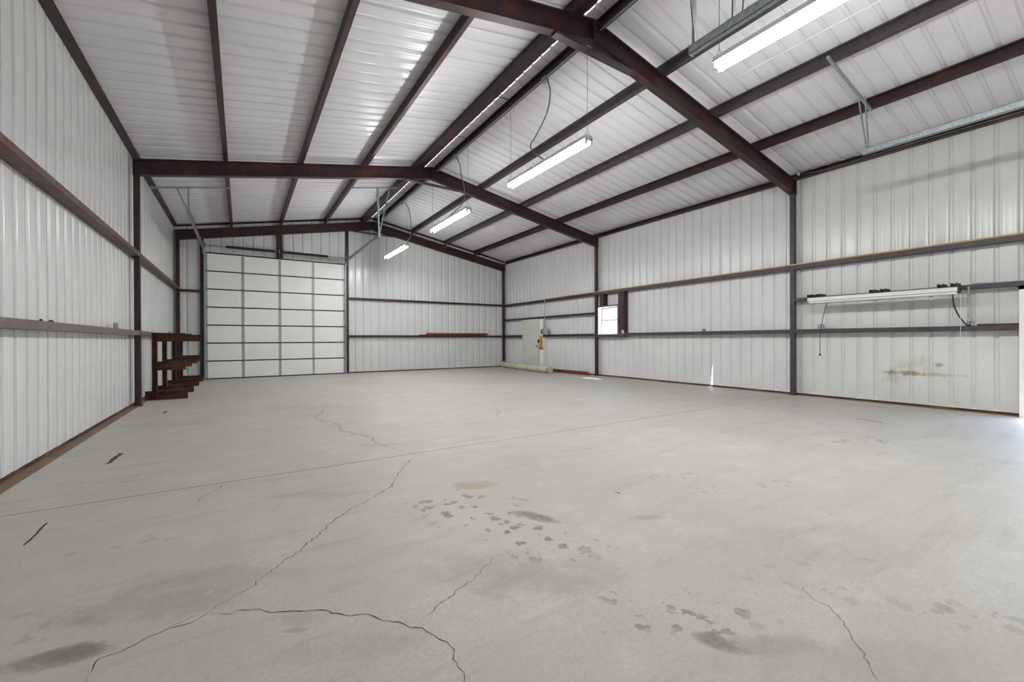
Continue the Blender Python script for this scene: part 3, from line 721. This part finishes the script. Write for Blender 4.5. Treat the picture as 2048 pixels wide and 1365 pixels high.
# base angles
def base(name, vb, hb, label):
    o = MB().box(*vb).build(name, 'base'); tag(o, label, 'base angle', kind='structure')
    if hb: MB().box(*hb).build('ledge', 'ledge', o)
base('baseboard_left', (XPL + .002, XPL + .010, Y0, Y3, 0, .036), (XPL + .010, XPL + .115, Y0, Y3, 0, .006), 'rust-stained steel base angle along the windowless wall')
base('baseboard_right', (XPR - .016, XPR - .002, DY1, Y3, 0, .034), (XPR - .12, XPR - .016, DY1, Y3, 0, .006), 'rust-stained steel base angle along the window wall')
base('baseboard_back', (BX1 + .05, XR, Y3 + .035, Y3 + .056, 0, .036), None, 'dark base angle along the end wall')

# ------------------------------------------------------------------ electric lights
LX = 3.84
def strip_light(y0, y1, label, tube='tube'):
    L = empty('strip_light', (LX, (y0 + y1) / 2, 3.64)); tag(L, label, 'light fixture', 'lit ceiling strip lights')
    zt = 3.765
    mb = MB(); P = [(-.065, .0), (-.055, .05), (.055, .05), (.065, .0), (.03, -.022), (-.03, -.022)]
    mb.loft([(LX + x, y0, zt - .05 + z) for x, z in P], [(LX + x, y1, zt - .05 + z) for x, z in P]); mb.build('housing', 'white', L)
    for s in (-1, 1):
        MB().tube([(LX + s * .045, y0 + .035, zt - .085), (LX + s * .045, y1 - .035, zt - .085)], .019, 12).build('tube', tube, L)
        for y in (y0, y1):
            a, b = sorted((y, y + (.03 if y == y0 else -.03)))
            MB().box(LX + s * .045 - .014, LX + s * .045 + .014, a, b, zt - .115, zt - .04).build('lamp_holder', 'white', L)
    for y in (y0 + .03, y1 - .03):
        MB().tube([(LX, y, zt + .09), (LX, y, ztop(LX) - .002)], .0028, 5).build('hanging_wire', 'galv_dk', L)
        MB().tube([(LX - .05, y, zt), (LX, y, zt + .09), (LX + .05, y, zt)], .0025, 4).build('wire_yoke', 'galv_dk', L)
        MB().tube([(3.47, y, ztop(LX) - .002), (3.905, y, ztop(LX) - .002)], .006, 6).build('cross_rod', 'black', L)
    LAMPS.append(L); return L
LAMPS = []
strip_light(.42, 2.37, 'lit strip light hanging between the galvanised overhead tracks', 'tube_bright')
strip_light(4.13, 6.07, 'lit strip light hanging just beyond the frame beside the wall-mounted strip light')
strip_light(7.61, 9.53, 'lit strip light hanging just before the frame beside the window')
strip_light(11.35, 13.36, 'lit strip light hanging nearest the end wall')
# conduit along the ridge purlin, with drop boxes
rx = 3.925; rz = ztop(3.95) - .016
cd = empty('ridge_conduit', (rx, 7, rz)); tag(cd, 'long thin conduit pipe running along the ridge purlin', 'conduit')
MB().tube([(rx, Y0 + .1, rz), (rx, Y3 - .6, rz)], .013, 8).build('pipe', 'galv', cd)
drops = [(5.02, [(1092, 154), (1099.5, 175), (1100, 196), (1095, 222), (1082, 252.5), (1068, 278), (1061, 291), (1066, 303), (1087, 321)]),
         (8.12, [(912, 313), (919, 328), (922.6, 350), (928.5, 376), (929, 398), (922.6, 411), (908, 424), (900, 436)]),
         (11.6, [(804, 401), (813, 410), (818, 421), (822, 450), (820.5, 474), (809.6, 486), (801, 496)])]
for i, (yb_, path) in enumerate(drops):
    p0 = un(*path[0], 'x', rx + .02)
    MB().box(rx - .035, rx + .035, p0.y - .05, p0.y + .05, rz - .06, rz + .01).build('junction_box', 'galv', cd)
    pts = [un(px, py, 'x', rx + .02 - (.10 * max(0, k - 4) / 4)) for k, (px, py) in enumerate(path)]
    end = Vector((LX, pts[-1].y, 3.768)); pts = pts[:-1] + [Vector((LX + .01, pts[-1].y, max(pts[-1].z, 3.80))), end]
    MB().tube(smooth_pts(pts, 5), .010, 8).build('flexible_conduit', 'flex', LAMPS[i + 1])
# white rod placed close under the roof sheet
pA, pB = un(1475, 147, 'x', 6.02), un(1762, 0, 'x', 6.02)
q = MB().tube([(6.02, pA.y, ztop(6.02) + PD - .014), (6.02, pB.y, ztop(6.02) + PD - .014), (6.02, -1.0, ztop(6.02) + PD - .014)], .010, 8).build('roof_rod', 'white')
tag(q, 'thin white rod under the roof sheets between two grey purlins', 'conduit')

# wall-mounted strip light (unlit) with its cords
WX = 8.76; wz = 1.79
F = empty('wall_strip_light', (WX, 2.65, wz - .07)); tag(F, 'unlit white strip light held off the window wall on dark brackets', 'light fixture')
ya, yb2 = 1.69, 3.62
def hous(z0, z1, x0, x1, nm, y_off=0.):
    MB().box(x0, x1, ya + y_off, yb2 - y_off, z0, z1).build(nm, 'white', F)
P = [(-.06, -.02), (-.06, .032), (-.03, .045), (.04, .045), (.04, -.02)]
MB().loft([(WX + x, ya, wz + z) for x, z in P], [(WX + x, yb2, wz + z) for x, z in P]).build('housing', 'white', F)
MB().box(WX - .063, WX + .042, ya - .006, ya + .012, wz - .05, wz + .047).build('end_cap', 'black', F)
MB().box(WX - .063, WX + .042, yb2 - .012, yb2 + .004, wz - .03, wz + .047).build('end_cap', 'white', F)
for s in (-.035, .018):
    MB().tube([(WX + s, ya + .02, wz - .043), (WX + s, yb2 - .02, wz - .043)], .019, 10).build('tube', 'white', F)
for yc in (1.75, 2.56, 3.47):
    for dy in (0, .14):
        mb = MB(); y = yc + dy
        mb.box(WX - .04, XR - .086, y - .03, y + .03, wz + .046, wz + .052).box(WX - .04, XR - .086, y - .03, y - .025, wz + .052, wz + .105).box(WX - .04, XR - .086, y + .025, y + .03, wz + .052, wz + .105)
        mb.build('bracket_arm', 'black', F)
cA = [un(1653, 606, 'x', 8.80), un(1650, 620, 'x', 8.88), un(1645, 640, 'x', 8.95), un(1642, 658, 'x', XR - .095), un(1640, 672, 'x', XR - .095), un(1640, 690, 'x', XR - .075), un(1640, 708, 'x', XR - .07)]
o = MB().tube(smooth_pts(cA, 5), .005, 6).build('power_cord', 'cable'); tag(o, 'black cord hanging from the strip light past the lower girt', 'cord', 'black power cords')
e = cA[-1]; MB().box(e.x - .012, e.x + .012, e.y - .012, e.y + .012, e.z - .035, e.z).build('plug', 'black', o)
cB = [un(1905, 588, 'x', 8.80), un(1907, 606, 'x', 8.88), un(1913, 624, 'x', 8.92), un(1922, 638, 'x', 8.94), un(1933, 650, 'x', XR - .1), un(1938, 652, 'x', XR - .09)]
o = MB().tube(smooth_pts(cB, 5), .009, 6).build('power_cord', 'cable'); tag(o, 'thick black cord drooping from the strip light into the outlet box', 'cord', 'black power cords')
o = MB().tube([un(1921, 586, 'x', 8.74), un(1921, 640, 'x', 8.75), un(1921, 676, 'x', 8.75)], .0028, 5).build('pull_string', 'white'); tag(o, 'thin white pull string hanging from the strip light', 'string')
def outlet(px, py, x, w, h, d, label, material='boxgrey', face=True, name='outlet_box'):
    p = un(px, py, 'x', x); r = empty(name, (x, p.y, p.z - h / 2)); tag(r, label, 'outlet')
    inw = 1 if x < M else -1
    MB().box(*sorted((x, x - inw * d)), p.y - w / 2, p.y + w / 2, p.z - h / 2, p.z + h / 2).build('box', material, r)
    if face:
        for k in (-1, 1): MB().box(*sorted((x, x + inw * .004)), p.y - w * .18, p.y + w * .18, p.z + k * h * .22 - h * .12, p.z + k * h * .22 + h * .12).build('socket', 'black', r)
    return p
outlet(1641, 653, XR - .06, .09, .075, .05, 'pale outlet box on the girt behind the thin black cord', face=False)
pB2 = outlet(1940, 648, XR - .07, .075, .085, .055, 'grey outlet box under a vertical conduit on the window wall')
outlet(1245, 664, XR - .104, .07, .10, .02, 'white outlet box on the post beside the window', 'white')
outlet(1407, 661, XR - .06, .06, .06, .04, 'small dark box on the girt between window and column', 'galv_dk', False)
outlet(237, 652, XL + .055, .09, .085, .05, 'grey outlet box standing on the girt of the windowless wall', 'boxgrey', False)
outlet(342, 666, XL + .055, .07, .07, .05, 'small grey box on the girt behind the rack stands', 'boxgrey', False)
o = MB().tube([(XR - .098, pB2.y + .01, 1.30), (XR - .098, pB2.y + .01, Z3 + .05)], .011, 8).build('vertical_conduit', 'galv'); tag(o, 'short vertical conduit rising from the grey outlet box', 'conduit')
cH = [un(1938, 577, 'x', XPR - .016), un(1945, 570, 'x', XPR - .016), un(1953, 567.5, 'x', XPR - .016), un(1990, 566, 'x', XPR - .016), un(2040, 563, 'x', XPR - .016)]
cH.append(Vector((XPR - .016, .2, cH[-1].z)))
o = MB().tube(smooth_pts(cH, 4), .011, 8).build('wall_conduit', 'galv'); tag(o, 'horizontal conduit along the wall above the open doorway', 'conduit')
o = MB().box(XR - .07, XR - .01, 1.17, 1.56, Z1 + .039, Z1 + .062).build('rusty_plank', 'rust'); tag(o, 'rusty brown strip lying on the girt by the open doorway', 'strip')
# electric group beside the plain door
eb = empty('switch_box', (PX - .05, 11.95, 1.23)); tag(eb, 'grey electrical box with two sockets beside the plain door', 'electrical box')
MB().box(PX - .065, PX - .012, 11.76, 12.02, 1.27, 1.49).build('box', 'boxgrey', eb)
for z in (1.33, 1.43): MB().box(PX - .070, PX - .065, 11.93, 11.975, z - .028, z + .028).build('socket', 'black', eb)
MB().box(PX - .04, PX - .012, 12.02, 12.16, 1.29, 1.46).build('side_box', 'galv_dk', eb)
o = MB().tube([(XR - .102, 11.93, 1.49), (XR - .102, 11.93, Z2 + .02)], .017, 8).build('vertical_conduit', 'galv'); tag(o, 'vertical conduit above the electrical box beside the plain door', 'conduit')
wb = empty('latch_block', (PX - .08, 12.13, .77)); tag(wb, 'yellow timber block with a black latch on the plain door jamb', 'block')
MB().box(PX - .09, PX, 12.09, 12.19, .80, 1.24).build('timber', 'lumber', wb)
MB().box(PX - .13, PX - .09, 12.10, 12.24, .80, .95).build('timber', 'lumber', wb)
MB().box(PX - .13, PX - .09, 12.15, 12.22, .98, 1.10).build('latch', 'black', wb)
MB().box(PX - .09, PX, 12.07, 12.20, .77, .80).build('foot_strip', 'redoxide', wb)

# timber strips on the upper girt of the window wall
for i, (y0, y1, lb) in enumerate(((Y0 + .1, Y1 + .05, 'pale timber strip on the upper girt above the wall-mounted strip light'), (Y1 + .1, Y2 + .1, 'pale timber strip on the upper girt running over the window'), (Y2 + .12, 11.9, 'short pale timber strip on the upper girt between window and plain door'))):
    tag(MB().box(XR - .088, XR - .01, y0, y1, Z2 + .0385, Z2 + .060).build('timber_strip', 'wood'), lb, 'timber', 'timber strips on the upper girt')
o = MB().tube(smooth_pts([(XR - .026, Y1 - .1, ZE + .10), (XR - .026, 3.4, ZE + .045), (XR - .026, 2.4, ZE + .06), (XR - .026, 1.0, ZE + .05), (XR - .026, -.5, ZE + .07)], 6), .006, 6).build('eave_cable', 'flex')
tag(o, 'thin grey cable along the eave strut over the wall-mounted strip light', 'cable')
o = MB().tube([(XR - .02, Y1 - .10, ZE + .10), (XR - .035, Y1 - .10, ZE + .10), (XR - .05, Y1 - .10, ZE + .10)], [.015, .024, .014], 10).build('insulator_knob', 'white'); tag(o, 'small white round knob on the eave strut', 'knob')

# ------------------------------------------------------------------ loose things
# cantilever rack stands along the windowless wall
def beam_x(mb, x0, x1, y, z0, z1, w=.09, t=.010):
    q = t / 2; P = [(-w / 2, 0), (w / 2, 0), (w / 2, t), (q, t), (q, z1 - z0 - t), (w / 2, z1 - z0 - t), (w / 2, z1 - z0), (-w / 2, z1 - z0), (-w / 2, z1 - z0 - t), (-q, z1 - z0 - t), (-q, t), (-w / 2, t)]
    return mb.loft([(x0, y + a, z0 + b) for a, b in P], [(x1, y + a, z0 + b) for a, b in P])
labels = ['rusty cantilever rack stand standing next to the side column', 'rusty cantilever rack stand second from the side column', 'rusty cantilever rack stand second from the overhead door', 'rusty cantilever rack stand standing next to the overhead door']
for i, (y, ln) in enumerate(((10.2, .0), (11.40, .0), (12.86, .01), (14.22, .015))):
    R = empty('rack_stand', (-1.36, y, 0)); tag(R, labels[i], 'rack', 'rusty cantilever rack stands')
    h = 1.245; x0, x1 = -1.40, -1.325
    mb = MB(); q = .005; w = .045; t = .010
    P = [(x0, -w), (x0 + t, -w), (x0 + t, -q), (x1 - t, -q), (x1 - t, -w), (x1, -w), (x1, w), (x1 - t, w), (x1 - t, q), (x0 + t, q), (x0 + t, w), (x0, w)]
    mb.loft([(a, y + b, 0) for a, b in P], [(a, y + b, h) for a, b in P]); mb.build('upright', 'rust', R)
    beam_x(MB(), x1, -.875 - ln, y, 0.0, .165).build('base_arm', 'rust', R)
    beam_x(MB(), -1.505, x0, y, 0.0, .165).build('base_heel', 'rust', R)
    beam_x(MB(), x1, -.905 - ln, y, .55, .712).build('arm', 'rust', R)
    beam_x(MB(), x1, -.905 - ln, y, 1.085, 1.245).build('arm', 'rust', R)
# rusty bars lying on the end-wall girt
for i, (xa_, xb_, z0, yy, lb) in enumerate(((5.45, 8.15, 0, Y3 - .055, 'longer red-brown steel bar lying on the end wall girt'), (5.72, 8.34, .03, Y3 - .055, 'red-brown steel channel stacked on top of the bar on the end wall girt'))):
    P = [(-.032, 0), (.032, 0), (.032, .028 if i == 0 else .055), (.026, .028 if i == 0 else .055), (.026, .006), (-.026, .006), (-.026, .028 if i == 0 else .055), (-.032, .028 if i == 0 else .055)]
    zz = Z1 + .036 + z0; yy = Y3 + .015
    tag(MB().loft([(xa_, yy + a, zz + b) for a, b in P], [(xb_ - .05 * i, yy + a, zz + b) for a, b in P]).build('steel_bar', 'redoxide'), lb, 'bar', 'red-brown bars on the end wall girt')
# canvas roll
a0, a1 = Vector((8.42, 10.98, .12)), Vector((8.78, 14.42, .115))
roll = empty('canvas_roll', ((a0 + a1) / 2).to_tuple()[:2] + (0,)); tag(roll, 'long cream canvas roll tied with cords lying by the plain door', 'roll')
n = 34; pts = []; rs = []
bands = (.06, .34, .62, .84)
for k in range(n + 1):
    t_ = k / n; p = a0.lerp(a1, 1 - t_); r_ = .112 + .006 * math.sin(9 * t_) + .004 * math.sin(23 * t_ + 1)
    for b_t in bands: r_ -= .012 * math.exp(-((t_ - b_t) / .02) ** 2)
    p.z = r_ + .003; pts.append(p); rs.append(r_)
mb = MB(); mb.tube(pts, rs, 20, caps=False); dirv = (a1 - a0).normalized()
body = mb.build('canvas', 'canvas', roll)
for endp, sg, rr in ((pts[-1], -1, rs[-1]), (pts[0], 1, rs[0])):
    # spiral of the rolled cloth, set a little into the end
    mb = MB(); spi = []
    side = Vector((dirv.y, -dirv.x, 0)); up = Vector((0, 0, 1)); mm = 64
    prev = None
    for k in range(mm + 1):
        ang = k / mm * math.pi * 2 * 4; rad = rr * (.98 - .80 * k / mm)
        c = endp + (side * math.cos(ang) + up * math.sin(ang)) * rad + dirv * (sg * (.004 + .045 * (k / mm)))
        c2 = c + dirv * sg * .05
        if prev: mb.add([prev[0], prev[1], c2, c], [(0, 1, 2, 3)], True)
        prev = (c, c2)
    mb.build('spiral_end', 'canvas', roll)
    MB().tube([endp + dirv * sg * .07, endp + dirv * sg * .08], rr * .95, 20).build('core', 'canvas', roll)
for b_t in bands:
    k = b_t * n; i0 = int(k); p = pts[i0].lerp(pts[i0 + 1], k - i0); r_ = rs[i0] + (rs[i0 + 1] - rs[i0]) * (k - i0)
    mb = MB(); ring = []
    side = Vector((dirv.y, -dirv.x, 0))
    for j in range(25):
        ang = 2 * math.pi * j / 24; ring.append(p + (side * math.cos(ang) + Vector((0, 0, 1)) * math.sin(ang)) * (r_ + .001))
    mb.tube(ring, .006, 6, caps=False); mb.build('tie_cord', 'tie', roll)
# red oxide channel lying along the wall
P = [(0, 0), (.10, 0), (.10, .008), (.008, .008), (.008, .085), (.10, .085), (.10, .093), (0, .093)]
tag(MB().loft([(8.87 + a, 9.62, b + .006) for a, b in P], [(8.87 + a, 12.3, b + .006) for a, b in P]).build('steel_channel', 'redoxide'), 'red-brown steel channel lying on the floor along the wall by the canvas roll', 'channel')
# scrap of paper
p = Vector(fl(963, 751) + (0,)); mb = MB()
vs = [p + Vector((.05 * math.cos(a) * r, .05 * math.sin(a) * r, h)) for a, r, h in ((0, 1, .001), (1, .8, .02), (2.1, 1.1, .002), (3.2, .9, .018), (4.2, 1, .001), (5.3, .8, .015))] + [p + Vector((0, 0, .03))]
mb.add(vs, [(i, (i + 1) % 6, 6) for i in range(6)] + [(5, 4, 3, 2, 1, 0)]); tag(mb.build('paper_scrap', 'paper'), 'small crumpled white scrap on the floor before the canvas roll', 'scrap')
# bolts on the near girt of the windowless wall
for px, py, lb in ((82, 641, 'small bolt head on the windowless wall girt'), (102, 643, 'larger bolt head on the windowless wall girt')):
    p = un(px, py, 'x', XL + .06); z = Z1 + .038
    tag(MB().tube([(p.x, p.y, z), (p.x, p.y, z + .006), (p.x, p.y, z + .018)], [.012, .012, .007] if px < 90 else [.02, .02, .012], 8).build('bolt', 'base'), lb, 'bolt')

# ------------------------------------------------------------------ outdoors
gd = MB().add([(-40, -40, -.12), (60, -40, -.12), (60, 60, -.12), (-40, 60, -.12)], [(0, 1, 2, 3)]).build('ground', 'ground')
tag(gd, 'pale dry ground of the yard outside', 'ground', kind='structure')
def shrub(x, y, h, rad, n, label, seed):
    r = random.Random(seed); s = empty('shrub', (x, y, -.12)); tag(s, label, 'shrub', 'shrubs outside the window')
    st = MB()
    for k in range(7):
        a = r.uniform(0, 6.28); st.tube([(x, y, -.12), (x + .3 * rad * math.cos(a), y + .3 * rad * math.sin(a), h * .4), (x + .7 * rad * math.cos(a), y + .7 * rad * math.sin(a), h * .8)], [.03, .02, .006], 6)
    st.build('stems', 'twig', s)
    mb = MB()
    for k in range(n):
        while True:
            u = Vector((r.uniform(-1, 1), r.uniform(-1, 1), r.uniform(-1, 1)))
            if .35 < u.length < 1: break
        c = Vector((x + u.x * rad, y + u.y * rad, h * .55 + u.z * h * .5)); d = Vector((r.uniform(-1, 1), r.uniform(-1, 1), r.uniform(-.6, .8))).normalized()
        e = d.orthogonal().normalized(); l = r.uniform(.05, .10); w = l * .4
        mb.add([c, c + d * l * .5 + e * w, c + d * l, c + d * l * .5 - e * w], [(0, 1, 2, 3)])
    f = mb.build('foliage', 'leaf', s); f['kind'] = 'stuff'
shrub(15.6, 15.3, 2.6, 1.3, 2600, 'leafy green shrub outside the window, the taller one', 1)
shrub(18.0, 16.0, 2.0, 1.2, 2000, 'low leafy shrub outside the window, the shorter one', 2)
